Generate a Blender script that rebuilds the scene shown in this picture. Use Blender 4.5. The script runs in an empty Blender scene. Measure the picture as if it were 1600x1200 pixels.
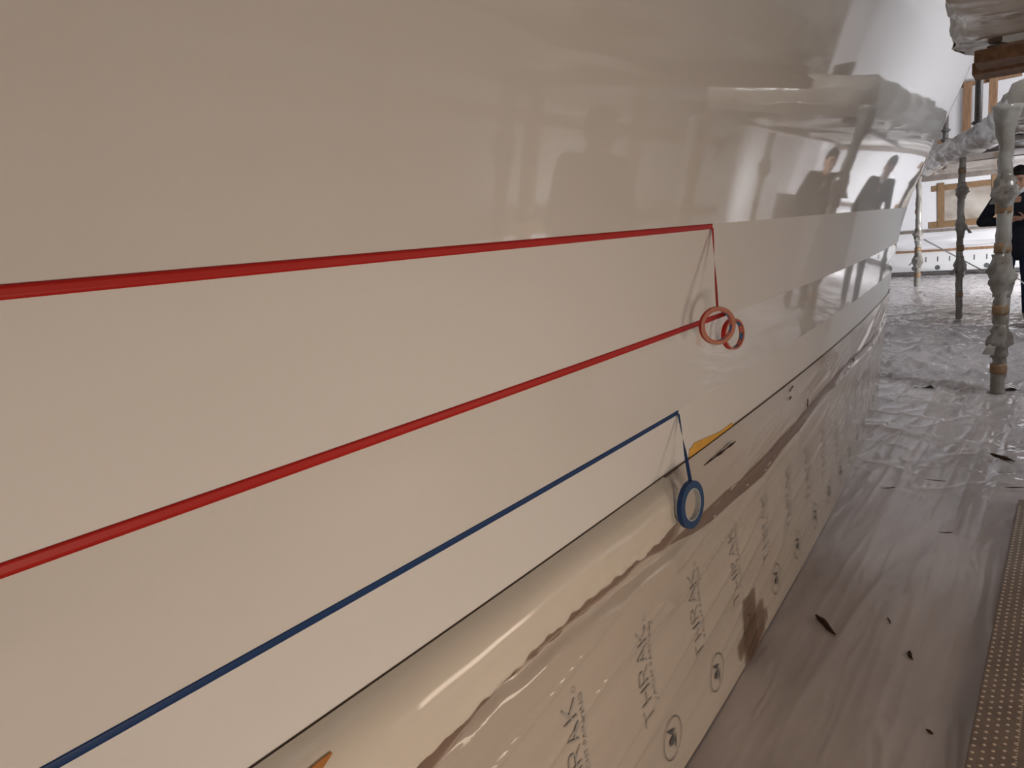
import bpy, bmesh, math, random
import numpy as np
from mathutils import Vector, Matrix, noise as mnoise

random.seed(7)
rng = np.random.default_rng(7)
S = bpy.context.scene
COL = S.collection
H = 1.38                                   # camera height above the scaffold floor

# ------------------------------------------------------------------ camera
cam_d = bpy.data.cameras.new('camera')
cam = bpy.data.objects.new('camera', cam_d)
COL.objects.link(cam)
cam_d.sensor_width = 36.0
cam_d.lens = 36.0 * 1150 / 1600
cam_d.clip_start = 0.02
cR = Vector((0.59941155, -0.79555631, -0.08829474))
cU = Vector((0.20204884, 0.0436457, 0.97840243))
cF = Vector((0.77452054, 0.60430557, -0.18690296))
M = Matrix((cR, cU, -cF)).transposed().to_4x4()
M.translation = Vector((0, -0.73, H))
cam.matrix_world = M
S.camera = cam

# ------------------------------------------------------------------ world, exposure
w = bpy.data.worlds.new('world')
S.world = w
w.use_nodes = True
w.node_tree.nodes['Background'].inputs[0].default_value = (0.75, 0.8, 1.0, 1)
w.node_tree.nodes['Background'].inputs[1].default_value = 0.3
S.view_settings.view_transform = 'Standard'
S.view_settings.look = 'None'
S.view_settings.gamma = 1.0
S.view_settings.exposure = 0.0
S.view_settings.use_curve_mapping = False


# ------------------------------------------------------------------ unseen fill lamps added to light the scene (modelled housings, see fill_lamp)
WARM = (1.0, 0.82, 0.67)
COOL = (0.93, 0.95, 1.0)
#        name-label                                                       position            aim                size   watts colour
FILL_LAMPS = [
    ('yellow flood lamp on the floor beside the viewer, aimed at the hull', (.42, -1.6, .46), (.9, 0, .75), 0.75, 13.0, WARM),  # added for warm light on the near hull, stronger low down
    ('yellow flood lamp on the floor opposite the tape rolls, aimed at the hull', (2.6, -2.0, .46), (2.0, 0, .6), 0.8, 8.0, WARM),  # added for warm light on the hull and skirt
    ('yellow flood lamp hung well behind the viewer, turned to the film wall', (-2.6, -1.5, 1.6), (-1.4, -2.6, 1.2), 0.5, 16.0, WARM),  # added for warm bounce off the film wall
    ('added grey fill lamp low by the end wall, aimed at its film', (13.6, -1.7, 0.9), (17.0, 1.6, 0.8), 0.5, 210.0, COOL),  # added to make the far end bright
    ('added grey fill lamp high by the end wall, aimed at the roof corner', (13.2, -2.0, 2.9), (17.0, 2.0, 3.2), 0.4, 150.0, COOL),  # added to brighten the upper far end
    ('added grey fill lamp near the right wall, turned to its film', (10.9, -1.7, 1.0), (12.4, -2.6, 1.3), 0.5, 26.0, COOL),  # added so its lit patch of wall bounces onto the hull
    ('added grey fill lamp standing on the nearer platform, aimed at the roof', (2.2, -1.6, 2.5), (3.2, -.3, 4.6), 0.6, 36.0, COOL),  # added to brighten the upper level
    ('small added grey fill lamp on the floor turned to the wall between the platforms', (4.9, -1.75, .35), (6.0, -2.7, 1.1), 0.4, 26.0, COOL),  # added to brighten the wall behind the mirrored person
    ('added grey fill lamp under the farther platform, lighting the crinkled floor film', (8.3, -2.1, 1.65), (9.6, .4, 0), 0.4, 26.0, COOL),  # added to brighten the far floor film
    ('added grey fill lamp high on the right wall, lighting the floor by the nearest post', (5.3, -1.9, 3.6), (7.4, -.2, 0), 0.4, 38.0, COOL),  # added to brighten the floor and post through the platform gap
]


# ------------------------------------------------------------------ numpy noise
def _h(ix, iy, s):
    n = (ix * 374761393 + iy * 668265263 + s * 2147483647) & 0x7fffffff
    n = ((n ^ (n >> 13)) * 1274126177) & 0x7fffffff
    return ((n ^ (n >> 16)) & 0xffff) / 65535.0


def vn(x, y, s=0):
    x = np.asarray(x, float); y = np.asarray(y, float)
    x, y = np.broadcast_arrays(x, y)
    ix = np.floor(x).astype(np.int64); iy = np.floor(y).astype(np.int64)
    fx = x - ix; fy = y - iy
    fx = fx * fx * fx * (fx * (fx * 6 - 15) + 10); fy = fy * fy * fy * (fy * (fy * 6 - 15) + 10)
    a = _h(ix, iy, s); b = _h(ix + 1, iy, s); c = _h(ix, iy + 1, s); d = _h(ix + 1, iy + 1, s)
    return (a * (1 - fx) + b * fx) * (1 - fy) + (c * (1 - fx) + d * fx) * fy


def ridge(x, y, s=0, k=3.0):
    return np.power(1 - np.abs(2 * vn(x, y, s) - 1), k)


def rot(x, y, a):
    return x * math.cos(a) - y * math.sin(a), x * math.sin(a) + y * math.cos(a)


def sp(x, wd):
    return wd * np.log1p(np.exp(np.clip(np.asarray(x, float) / wd, -40, 40)))


# ------------------------------------------------------------------ hull surface (z measured from the camera's height)
def hy(X, z):
    X = np.asarray(X, float); z = np.asarray(z, float)
    zp = sp(z, .15)
    fac = 1 - .9 * zp / (1 + .5 * zp)
    t = sp(X - (6.6 + .9 * z), .12)
    return -z * .10 + .0095 * sp(X - .2, .3) ** 2 * fac + .16 * t * t / (1 + .35 * t)


ED = -.607                                  # lower edge of the visible paint


# film skirt between the hull edge (z=-.645) and the floor (z=-H)
def skirt_base(X, z):
    X = np.asarray(X, float); z = np.asarray(z, float)
    v = np.clip((ED - .005 - z) / (H + ED - .005), 0, 1)
    top = hy(X, ED) - .006
    bot = .012 * X * X + .15 * np.maximum(0, X - 5.8) ** 2
    return top * (1 - v) ** 1.3 + bot * (1 - (1 - v) ** 1.3)


def skirt(X, z):
    X = np.asarray(X, float); z = np.asarray(z, float)
    y = skirt_base(X, z)
    v = np.clip((ED - .005 - z) / (H + ED - .005), 0, 1)
    zz = z - .10 * (X - 1.5) * (v < 2)              # taut folds climb gently towards the bow
    wx = X + .25 * vn(X * 1.3, z * 5, 3)
    a = np.clip(v * 8, 0, 1)
    far = np.clip((X - 1.9) / 1.6, 0, 1)
    up = np.clip(1.25 - v * 1.25, .12, 1)
    d = (.0075 * ridge(wx * .9, zz * 9, 11, 5) + .0035 * far * ridge(wx * 1.3, zz * 24, 12, 3) + .0022 * ridge(wx * 2.4, zz * 34, 13, 6)) * up
    d += .006 * vn(wx * 1.1, zz * 5, 14)
    near = np.clip((2.6 - X) / .5, 0, 1) * np.clip((v - .15) * 6, 0, 1) * np.clip((.85 - v) * 5, 0, 1)
    d += .0065 * near * ridge(wx * 1.5 + 3, zz * 11 - .5 * X, 15, 9)
    crease = np.exp(-((z + .79 - .02 * np.sin(X * 2.1)) / .018) ** 2)
    d -= .018 * crease
    return y - d * a


# ------------------------------------------------------------------ mesh helpers
def mesh_obj(name, verts, faces, mat, parent=None, smooth=True, normals=None):
    me = bpy.data.meshes.new(name)
    me.from_pydata([tuple(map(float, v)) for v in verts], [], [tuple(map(int, f)) for f in faces])
    if smooth:
        me.polygons.foreach_set('use_smooth', [True] * len(me.polygons))
    if normals is not None:
        me.normals_split_custom_set_from_vertices([tuple(map(float, n)) for n in normals])
    if mat:
        me.materials.append(mat)
    o = bpy.data.objects.new(name, me)
    COL.objects.link(o)
    if parent:
        o.parent = parent
    return o


def grid_faces(nu, nv):
    i = np.arange(nu - 1)[:, None]; j = np.arange(nv - 1)[None]
    a = i * nv + j
    return np.stack([a, a + nv, a + nv + 1, a + 1], -1).reshape(-1, 4)


def grid_obj(name, P, mat, parent=None, flip=False, normals=None, closed_v=False):
    nu, nv = P.shape[:2]
    F = grid_faces(nu, nv)
    if closed_v:
        i = np.arange(nu - 1)
        F = np.concatenate([F, np.stack([i * nv + nv - 1, (i + 1) * nv + nv - 1, (i + 1) * nv, i * nv], -1)])
    if flip:
        F = F[:, ::-1]
    return mesh_obj(name, P.reshape(-1, 3), F, mat, parent, True, None if normals is None else normals.reshape(-1, 3))


def empty(name, loc=(0, 0, 0)):
    o = bpy.data.objects.new(name, None)
    o.empty_display_size = .05
    COL.objects.link(o)
    o.location = loc
    return o


def tag(o, label=None, cat=None, group=None, kind=None):
    if label: o['label'] = label
    if cat: o['category'] = cat
    if group: o['group'] = group
    if kind: o['kind'] = kind
    return o


def bm_obj(name, bm, mat, parent=None, smooth=False):
    me = bpy.data.meshes.new(name)
    bm.normal_update()
    bm.to_mesh(me); bm.free()
    if smooth:
        me.polygons.foreach_set('use_smooth', [True] * len(me.polygons))
    if mat: me.materials.append(mat)
    o = bpy.data.objects.new(name, me)
    COL.objects.link(o)
    if parent: o.parent = parent
    return o


def add_box(bm, c, s, rz=0.0, bev=0.0, mat4=None):
    r = bmesh.ops.create_cube(bm, size=1)
    vs = r['verts']
    m = Matrix.Translation(c) @ Matrix.Rotation(rz, 4, 'Z') @ Matrix.Diagonal((s[0], s[1], s[2], 1))
    if mat4 is not None:
        m = mat4 @ Matrix.Diagonal((s[0], s[1], s[2], 1))
    bmesh.ops.transform(bm, matrix=m, verts=vs)
    if bev > 0:
        es = list({e for v in vs for e in v.link_edges})
        bmesh.ops.bevel(bm, geom=es, offset=bev, segments=2, affect='EDGES', profile=.6)


def box_obj(name, c, s, mat, parent=None, rz=0.0, bev=0.004):
    bm = bmesh.new()
    add_box(bm, c, s, rz, bev)
    return bm_obj(name, bm, mat, parent)


def frame_dirs(d):
    d = Vector(d).normalized()
    a = Vector((0, 0, 1)) if abs(d.z) < .9 else Vector((1, 0, 0))
    u = d.cross(a).normalized()
    return d, u, d.cross(u).normalized()


def tube_pts(path, radii, n=12, wob=0.0, seed=0):
    """rings of a lofted tube along a path, with lumpy radius"""
    P = []
    L = len(path)
    for i, p in enumerate(path):
        q0 = Vector(path[max(i - 1, 0)]); q1 = Vector(path[min(i + 1, L - 1)])
        d, u, v = frame_dirs(q1 - q0)
        ring = []
        for k in range(n):
            a = 2 * math.pi * k / n
            r = radii[i]
            if wob:
                r *= 1 + wob * (mnoise.noise(Vector((math.cos(a) * 2.2 + seed, math.sin(a) * 2.2, i * .55))))
                r *= 1 + wob * .6 * (mnoise.noise(Vector((math.cos(a) * 5 + seed, math.sin(a) * 5, i * .17 + 9))))
            ring.append(Vector(p) + (u * math.cos(a) + v * math.sin(a)) * r)
        P.append(ring)
    return np.array([[tuple(q) for q in ring] for ring in P])


def tube_obj(name, path, radii, mat, parent=None, n=12, wob=0.0, seed=0, caps=True):
    P = tube_pts(path, radii, n, wob, seed)
    nu, nv = P.shape[:2]
    F = [tuple(f) for f in grid_faces(nu, nv)]
    F += [(i * nv + nv - 1, (i + 1) * nv + nv - 1, (i + 1) * nv, i * nv) for i in range(nu - 1)]
    if caps:
        F.append(tuple(range(nv))); F.append(tuple((nu - 1) * nv + k for k in reversed(range(nv))))
    return mesh_obj(name, P.reshape(-1, 3), F, mat, parent)


# ------------------------------------------------------------------ materials
def new_mat(name):
    m = bpy.data.materials.new(name)
    m.use_nodes = True
    nt = m.node_tree
    return m, nt, nt.nodes, nt.links, nt.nodes['Principled BSDF']


def simple(name, col, rough=.5, spec=.5, var=0.0, scale=20, bump=0.0, bscale=60, stretch=(1, 1, 1), metal=0.0, coat=0.0, coat_r=.1):
    m, nt, N, L, b = new_mat(name)
    b.inputs['Base Color'].default_value = (*col, 1)
    b.inputs['Roughness'].default_value = rough
    b.inputs['Specular IOR Level'].default_value = spec
    b.inputs['Metallic'].default_value = metal
    b.inputs['Coat Weight'].default_value = coat
    b.inputs['Coat Roughness'].default_value = coat_r
    tc = N.new('ShaderNodeTexCoord'); mp = N.new('ShaderNodeMapping')
    mp.inputs['Scale'].default_value = stretch
    L.new(tc.outputs['Object'], mp.inputs[0])
    if var:
        n = N.new('ShaderNodeTexNoise'); n.inputs['Scale'].default_value = scale; n.inputs['Detail'].default_value = 6
        r = N.new('ShaderNodeValToRGB')
        r.color_ramp.elements[0].position = .3; r.color_ramp.elements[1].position = .7
        r.color_ramp.elements[0].color = tuple(max(0, c * (1 - var)) for c in col) + (1,)
        r.color_ramp.elements[1].color = tuple(min(1, c * (1 + var)) for c in col) + (1,)
        L.new(mp.outputs[0], n.inputs['Vector']); L.new(n.outputs[0], r.inputs[0]); L.new(r.outputs[0], b.inputs['Base Color'])
    if bump:
        n2 = N.new('ShaderNodeTexNoise'); n2.inputs['Scale'].default_value = bscale; n2.inputs['Detail'].default_value = 5
        bp = N.new('ShaderNodeBump'); bp.inputs['Strength'].default_value = bump; bp.inputs['Distance'].default_value = .01
        L.new(mp.outputs[0], n2.inputs['Vector']); L.new(n2.outputs[0], bp.inputs['Height']); L.new(bp.outputs[0], b.inputs['Normal'])
    return m


def film(name, col, stretch, scale, strength, rough=.14, var=.12, dist=.006, spec=.6, alpha=1.0, crinkle=0.0, second_col=None):
    """polythene film: glossy, finely creased"""
    m, nt, N, L, b = new_mat(name)
    b.inputs['Roughness'].default_value = rough
    b.inputs['Specular IOR Level'].default_value = spec
    b.inputs['Alpha'].default_value = alpha
    tc = N.new('ShaderNodeTexCoord'); mp = N.new('ShaderNodeMapping')
    mp.inputs['Scale'].default_value = stretch
    L.new(tc.outputs['Object'], mp.inputs[0])
    n0 = N.new('ShaderNodeTexNoise'); n0.inputs['Scale'].default_value = scale * .35; n0.inputs['Detail'].default_value = 4; n0.inputs['Distortion'].default_value = .6
    r = N.new('ShaderNodeValToRGB')
    r.color_ramp.elements[0].position = .3; r.color_ramp.elements[1].position = .72
    c2 = second_col or col  # second tone of the random mottling
    r.color_ramp.elements[0].color = tuple(c * (1 - var) for c in c2) + (1,)
    r.color_ramp.elements[1].color = tuple(min(1, c * (1 + var)) for c in col) + (1,)
    L.new(mp.outputs[0], n0.inputs['Vector']); L.new(n0.outputs[0], r.inputs[0]); L.new(r.outputs[0], b.inputs['Base Color'])
    n1 = N.new('ShaderNodeTexNoise'); n1.inputs['Scale'].default_value = scale; n1.inputs['Detail'].default_value = 7; n1.inputs['Distortion'].default_value = 1.2
    n1.noise_type = 'RIDGED_MULTIFRACTAL'
    n1.normalize = True
    L.new(mp.outputs[0], n1.inputs['Vector'])
    bp = N.new('ShaderNodeBump'); bp.inputs['Strength'].default_value = strength; bp.inputs['Distance'].default_value = dist
    L.new(n1.outputs[0], bp.inputs['Height'])
    last = bp
    if crinkle:
        v = N.new('ShaderNodeTexVoronoi'); v.feature = 'F1'; v.inputs['Scale'].default_value = scale * 2.2
        L.new(mp.outputs[0], v.inputs['Vector'])
        b2 = N.new('ShaderNodeBump'); b2.inputs['Strength'].default_value = crinkle; b2.inputs['Distance'].default_value = dist * 1.5
        L.new(v.outputs['Distance'], b2.inputs['Height']); L.new(bp.outputs[0], b2.inputs['Normal'])
        last = b2
    L.new(last.outputs[0], b.inputs['Normal'])
    return m


MAT = {}
MAT['gloss'] = simple('gloss_white_paint', (.74, .73, .71), .035, .55)
MAT['sanded'] = simple('sanded_white_paint', (.74, .735, .725), .5, .35, var=.012, scale=2)
MAT['hullbottom'] = simple('primer_white', (.6, .57, .53), .6)
MAT['groove'] = simple('dark_groove', (.42, .37, .33), .7)
MAT['red'] = simple('red_vinyl_tape', (.45, .016, .012), .45, .3, var=.06, scale=4, stretch=(1, 1, 8))
MAT['redside'] = simple('red_roll_side', (.46, .20, .145), .5, .4, var=.08, scale=60)
MAT['core'] = simple('red_card_core', (.50, .085, .05), .5)
MAT['corepale'] = simple('pale_core_print', (.75, .6, .5), .5)
MAT['coreblue'] = simple('blue_core_print', (.06, .16, .32), .5)
MAT['blue'] = simple('blue_vinyl_tape', (.011, .045, .15), .45, .3, var=.05, scale=4)
MAT['blueside'] = simple('blue_roll_side', (.012, .052, .15), .5, .4, var=.08, scale=60)
MAT['bluecore'] = simple('grey_plastic_core', (.42, .45, .45), .45)
MAT['yellow'] = simple('yellow_masking_tape', (.72, .40, .07), .6, .3, var=.08, scale=30)
MAT['orange'] = simple('orange_brown_tape', (.5, .21, .06), .5, .3, var=.15, scale=40)
MAT['skirt'] = film('white_printed_film', (.53, .475, .415), (.55, 1, 4.2), 5.0, .10, .10, .05, .004, .5)
MAT['strip'] = film('milky_film', (.70, .65, .57), (.6, 1, 2.5), 5.0, .14, .15, .06, .004, .55)
MAT['floorfilm'] = film('grey_floor_film', (.46, .42, .415), (.7, 3.2, 1), 3.4, .42, .15, .22, .006, .5)
MAT['crinkle'] = film('crinkled_floor_film', (.52, .485, .49), (1, 1.25, 1), 3.2, .9, .06, .14, .03, 1.0, crinkle=.15)
MAT['wrap'] = film('dusty_wrap_film', (.43, .395, .35), (1, 1, 1.2), 6.0, .55, .2, .25, .012, .5, crinkle=.2, second_col=(.36, .30, .24))
MAT['postwrap'] = film('post_wrap_film', (.31, .305, .28), (1, 1, .5), 16.0, .5, .22, .3, .006, .5, second_col=(.22, .185, .15))
MAT['wall'] = film('white_wall_film', (.80, .79, .80), (1, 1, .6), 1.6, .3, .35, .04, .02, .3)
MAT['ceil'] = film('white_roof_film', (.72, .70, .69), (1, 1, 1), 1.6, .4, .35, .05, .02, .3)
MAT['wood'] = simple('brown_board', (.17, .095, .055), .65, .3, var=.35, scale=6, bump=.2, bscale=20, stretch=(1, 6, 6))
MAT['timber'] = simple('brown_timber', (.26, .15, .085), .65, .3, var=.3, scale=8, stretch=(5, 5, .6))
MAT['browntape'] = simple('brown_parcel_tape', (.235, .145, .075), .4, .4, var=.15, scale=12)
MAT['steel'] = simple('dark_scaffold_steel', (.10, .09, .085), .5, .4, var=.3, scale=30)
MAT['beam'] = simple('grey_brown_beam', (.20, .165, .145), .6, .3, var=.25, scale=10)
MAT['plank'] = simple('brown_plank', (.235, .185, .155), .5, .4, var=.12, scale=14, bump=.1, bscale=80)
MAT['dot'] = simple('pale_anti_slip_dot', (.62, .53, .44), .45, .4)
MAT['print'] = simple('grey_ink', (.11, .115, .12), .45, .4)
MAT['print2'] = simple('faint_grey_ink', (.36, .35, .335), .45, .4)
MAT['debris'] = simple('dark_bark', (.055, .03, .018), .85, .2, var=.4, scale=90, bump=.6, bscale=120)
MAT['skin'] = simple('skin', (.50, .27, .18), .5, .4, var=.05, scale=20)
MAT['navy'] = simple('navy_cloth', (.016, .018, .026), .85, .2, var=.2, scale=25, bump=.25, bscale=14)
MAT['jeans'] = simple('blue_denim', (.02, .028, .055), .85, .2, var=.25, scale=30, bump=.2, bscale=14)
MAT['charcoal'] = simple('charcoal_cloth', (.05, .048, .05), .85, .2, var=.2, scale=25, bump=.25, bscale=14)
MAT['white_cloth'] = simple('white_cloth', (.72, .71, .70), .85, .2)
MAT['hair'] = simple('black_hair', (.012, .01, .009), .5, .3, bump=.5, bscale=150)
MAT['shoe'] = simple('tan_shoe', (.40, .30, .22), .7, .3)
MAT['darkshoe'] = simple('dark_shoe', (.06, .05, .045), .6, .3)
MAT['phone'] = simple('black_phone', (.01, .01, .012), .15, .5)
MAT['lampbody'] = simple('yellow_lamp_housing', (.55, .36, .04), .5)


def alpha_mat(name, col, alpha, rough=.25):
    m = simple(name, col, rough, .4, var=.15, scale=14)
    m.node_tree.nodes['Principled BSDF'].inputs['Alpha'].default_value = alpha
    return m


MAT['patch'] = alpha_mat('translucent_brown_tape', (.19, .115, .075), .62)
MAT['seam'] = alpha_mat('translucent_brown_seam', (.26, .17, .125), .6)
MAT['clear'] = alpha_mat('clear_film', (.62, .57, .52), .55, .12)


def emis(name, col, st):
    m, nt, N, L, b = new_mat(name)
    b.inputs['Emission Color'].default_value = (*col, 1)
    b.inputs['Emission Strength'].default_value = st
    b.inputs['Base Color'].default_value = (.8, .8, .8, 1)
    return m


# ------------------------------------------------------------------ setting
def slab(name, c, s, mat):
    o = box_obj(name, c, s, mat, None, 0, 0)
    tag(o, kind='structure')
    return o


slab('floor', (6.25, 1.2, -.10), (22.5, 8.0, .14), MAT['beam'])
slab('ceiling', (6.25, 1.2, 4.75), (22.5, 8.0, .1), MAT['ceil'])
wall_end = slab('wall_end', (17.3, 1.2, 2.33), (.12, 8.0, 4.72), MAT['wall'])
slab('wall_right', (6.25, -2.72, 2.33), (22.0, .1, 4.72), MAT['wall'])
slab('wall_back', (-4.8, 1.2, 2.33), (.1, 8.0, 4.72), MAT['wall'])
slab('wall_left', (6.25, 5.15, 2.33), (22.0, .1, 4.72), MAT['wall'])


# ------------------------------------------------------------------ yacht hull
hull = empty('yacht_hull', (0, 0, 0))
tag(hull, 'large white yacht hull with glossy topsides and two dull sanded bands', 'boat')


def hull_part(name, z0, z1, nz, mat):
    Xs = np.concatenate([np.linspace(-4.2, 4.5, 90), np.linspace(4.55, 9.0, 110), np.linspace(9.1, 12.2, 30)])
    zs = np.linspace(z0, z1, nz)
    X, Z = np.meshgrid(Xs, zs, indexing='ij')
    Y = hy(X, Z)
    e = 1e-3
    dx = (hy(X + e, Z) - hy(X - e, Z)) / (2 * e); dz = (hy(X, Z + e) - hy(X, Z - e)) / (2 * e)
    Nn = np.stack([dx, -np.ones_like(dx), dz], -1)
    Nn /= np.linalg.norm(Nn, axis=-1, keepdims=True)
    P = np.stack([X, Y, Z + H], -1)
    return grid_obj(name, P, mat, hull, False, Nn)


hull_part('topside', .0035, 3.2, 60, MAT['gloss'])
hull_part('sanded_band', -.2535, .0035, 12, MAT['sanded'])
hull_part('gloss_band', -.455, -.2535, 12, MAT['gloss'])
hull_part('boot_band', ED, -.455, 10, MAT['sanded'])
hull_part('waterline_groove', ED - .007, ED, 3, MAT['groove'])
hull_part('hull_bottom', -1.2, ED - .007, 10, MAT['hullbottom'])


# ------------------------------------------------------------------ tapes
def hull_strip(name, x0, x1, zc, wd, mat, parent, off=.0008, n=160, thick=True, zslope=0.0):
    Xs = np.linspace(x0, x1, n)
    prof = [(-.5, 0), (-.5, 1), (-.17, 1), (.17, 1), (.5, 1), (.5, 0)]
    P = np.zeros((n, len(prof), 3))
    for j, (a, b) in enumerate(prof):
        zz = zc + a * wd + zslope * (Xs - x0)
        P[:, j] = np.stack([Xs, hy(Xs, zz) - off * b - .0001, zz + H], -1)
    o = grid_obj(name, P, mat, parent)
    return o


def ring_obj(name, c, axis, ro, ri, wd, mat, parent, seg=64, sides=(True, True, True, True)):
    """annulus solid; sides = outer, front, inner, back"""
    d, u, v = frame_dirs(axis)
    prof = [(ro, -wd / 2), (ro, wd / 2), (ri, wd / 2), (ri, -wd / 2)]
    bm = bmesh.new()
    rings = []
    for k in range(seg):
        a = 2 * math.pi * k / seg
        e = u * math.cos(a) + v * math.sin(a)
        rings.append([bm.verts.new(Vector(c) + e * r + d * t) for r, t in prof])
    for k in range(seg):
        A = rings[k]; Bq = rings[(k + 1) % seg]
        for j in range(4):
            if sides[j]:
                bm.faces.new((A[j], Bq[j], Bq[(j + 1) % 4], A[(j + 1) % 4]))
    bmesh.ops.recalc_face_normals(bm, faces=bm.faces)
    return bm_obj(name, bm, mat, parent)


def ribbon(name, pts, wdirs, widths, mat, parent):
    P = []
    for p, wd, k in zip(pts, wdirs, widths):
        wv = Vector(wd).normalized() * k * .5
        P.append([tuple(Vector(p) - wv), tuple(p), tuple(Vector(p) + wv)])
    return grid_obj(name, np.array(P), mat, parent)


def tail(p0, p1, d0, d1, wd, bow=(0, 0, 0), n=24):
    pts, ds = [], []
    for i in range(n):
        t = i / (n - 1)
        s = 4 * t * (1 - t)
        pts.append(Vector(p0).lerp(Vector(p1), t) + Vector(bow) * s)
        tt = min(1, t * 1.15)
        ds.append(Vector(d0).lerp(Vector(d1), tt * tt * (3 - 2 * tt)))
    return pts, ds, [wd] * n


# upper red tape, with its roll hanging from the end
t1 = empty('masking_tape', (1.79, float(hy(1.79, 0)), H))
tag(t1, 'upper red masking tape along the hull with its roll hanging from the end', 'tape', 'masking tapes on the hull')
t1.location = (0, 0, 0)
hull_strip('tape_strip', -4.0, 1.862, -.0025, .0132, MAT['red'], t1)
rc = Vector((1.752, -.024, H - .245)); rax = Vector((-.64, -.768, .03)).normalized()
ptop = Vector((1.857, float(hy(1.857, -.006)) - .003, H - .006))
# tangent point on the roll, on the side toward the hull
hside = Vector((.768, -.64, 0)).normalized()
pend = rc + Vector((0, 0, .0465)) + hside * .002
pts, ds, ws = tail(ptop, pend, (1, -.02, 0), -rax, .0125)
ribbon('hanging_tail', pts, ds, ws, MAT['red'], t1)
roll = ring_obj('tape_roll', rc, rax, .0470, .0385, .0125, MAT['redside'], t1, sides=(False, True, False, True))
ring_obj('wound_tape', rc, rax, .0472, .0384, .0127, MAT['red'], roll, sides=(True, False, False, False))
core = ring_obj('core', rc, rax, .0386, .0368, .0127, MAT['core'], roll)


def text_mesh(body, size):
    cu = bpy.data.curves.new('txt', 'FONT')
    cu.body = body; cu.size = size; cu.resolution_u = 2
    o = bpy.data.objects.new('txt', cu)
    COL.objects.link(o)
    bpy.context.view_layer.update()
    me = bpy.data.meshes.new_from_object(o.evaluated_get(bpy.context.evaluated_depsgraph_get()))
    V = np.array([v.co[:] for v in me.vertices]); F = [tuple(p.vertices) for p in me.polygons]
    bpy.data.objects.remove(o); bpy.data.curves.remove(cu); bpy.data.meshes.remove(me)
    return V, F


def core_print(parent, c, axis, ri):
    d, u, v = frame_dirs(axis)

    def pos(a, t, r=ri - .0003):
        return Vector(c) + (u * math.cos(a) + v * math.sin(a)) * r + d * t
    V, F = text_mesh('tesa', .0105)
    V[:, 0] -= V[:, 0].min(); wt = V[:, 0].max()
    for k in range(6):
        a0 = k * math.pi / 3
        Q = [pos(a0 + x / ri, -(y - .0035) * 1.0) for x, y, _ in V]
        mesh_obj('core_lettering', Q, F, MAT['corepale'], parent, False)
        a1 = a0 + wt / ri + .06; a2 = a0 + math.pi / 3 - .06
        m = 6
        Qs = []
        for i in range(m):
            a = a1 + (a2 - a1) * i / (m - 1)
            Qs.append([tuple(pos(a, -.0058)), tuple(pos(a, .0058))])
        grid_obj('core_blue_block', np.array(Qs), MAT['coreblue'], parent)


core_print(core, rc, rax, .0368)

# lower red tape
t2 = empty('masking_tape', (0, 0, 0))
tag(t2, 'lower red masking tape below the sanded band, with a small half-hidden roll', 'tape', 'masking tapes on the hull')
hull_strip('tape_strip', -4.0, 2.02, -.2465, .0145, MAT['red'], t2)
rc2 = Vector((1.950, .012, H - .296)); rax2 = Vector((-.27, -.96, .03)).normalized()
p0 = Vector((2.016, float(hy(2.016, -.248)) - .002, H - .248))
pts, ds, ws = tail(p0, rc2 + Vector((.018, .010, .038)), (0, 0, 1), (-.2, -.9, .25), .0135, n=10)
ribbon('hanging_tail', pts, ds, ws, MAT['red'], t2)
roll2 = ring_obj('tape_roll', rc2, rax2, .0425, .0390, .0145, MAT['redside'], t2, sides=(False, True, False, True))
ring_obj('wound_tape', rc2, rax2, .0427, .0389, .0147, MAT['red'], roll2, sides=(True, False, False, False))
core2 = ring_obj('core', rc2, rax2, .0391, .0374, .0147, MAT['core'], roll2)
core_print(core2, rc2, rax2, .0374)

# blue tape with roll
t3 = empty('masking_tape', (0, 0, 0))
tag(t3, 'blue masking tape low on the hull with a blue roll hanging down', 'tape', 'masking tapes on the hull')
hull_strip('tape_strip', -4.0, 1.70, -.4605, .0112, MAT['blue'], t3)
bc = Vector((1.616, .006, H - .671)); bax = Vector((-.06, -.995, .02)).normalized()
ptop = Vector((1.696, float(hy(1.696, -.464)) - .003, H - .464))
pend = bc + Vector((.004, 0, .0575))
pts, ds, ws = tail(ptop, pend, (1, -.05, 0), -bax, .0105)
ribbon('hanging_tail', pts, ds, ws, MAT['blue'], t3)
r2 = ring_obj('tape_roll', bc, bax, .0595, .0405, .0125, MAT['blueside'], t3, sides=(False, True, False, True))
ring_obj('wound_tape', bc, bax, .0597, .0404, .0127, MAT['blue'], r2, sides=(True, False, False, False))
ring_obj('core', bc, bax, .0407, .0382, .0135, MAT['bluecore'], r2)

# yellow tape under the film edge
Xs = np.linspace(1.79, 2.14, 24)
P = []
for i, x in enumerate(Xs):
    t = i / 23
    zt = -.577 - .026 * min(1, t * 1.5) + (.004 if i > 1 else -.008)
    zb = ED - .004
    P.append([(x, float(hy(x, z)) - .0015, z + H) for z in (zb, (zb + zt) / 2, zt)])
yt = grid_obj('tape_strip', np.array(P), MAT['yellow'])
tag(yt, 'short yellow tape strip on the hull at the film edge beside the blue roll', 'tape')

# ------------------------------------------------------------------ printed film skirt
sk = empty('film_skirt', (0, 0, 0))
tag(sk, 'printed plastic film skirt stretched from the hull edge down to the floor', 'plastic sheet')
Xs = np.concatenate([np.linspace(-.5, 1.0, 90), np.linspace(1.008, 4.2, 420), np.linspace(4.22, 7.4, 150)])
zs = np.concatenate([np.linspace(ED - .004, ED - .02, 2), np.linspace(ED - .026, -H + .012, 130)])
X, Z = np.meshgrid(Xs, zs, indexing='ij')
grid_obj('film_sheet', np.stack([X, skirt(X, Z), Z + H], -1), MAT['skirt'], sk)


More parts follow.
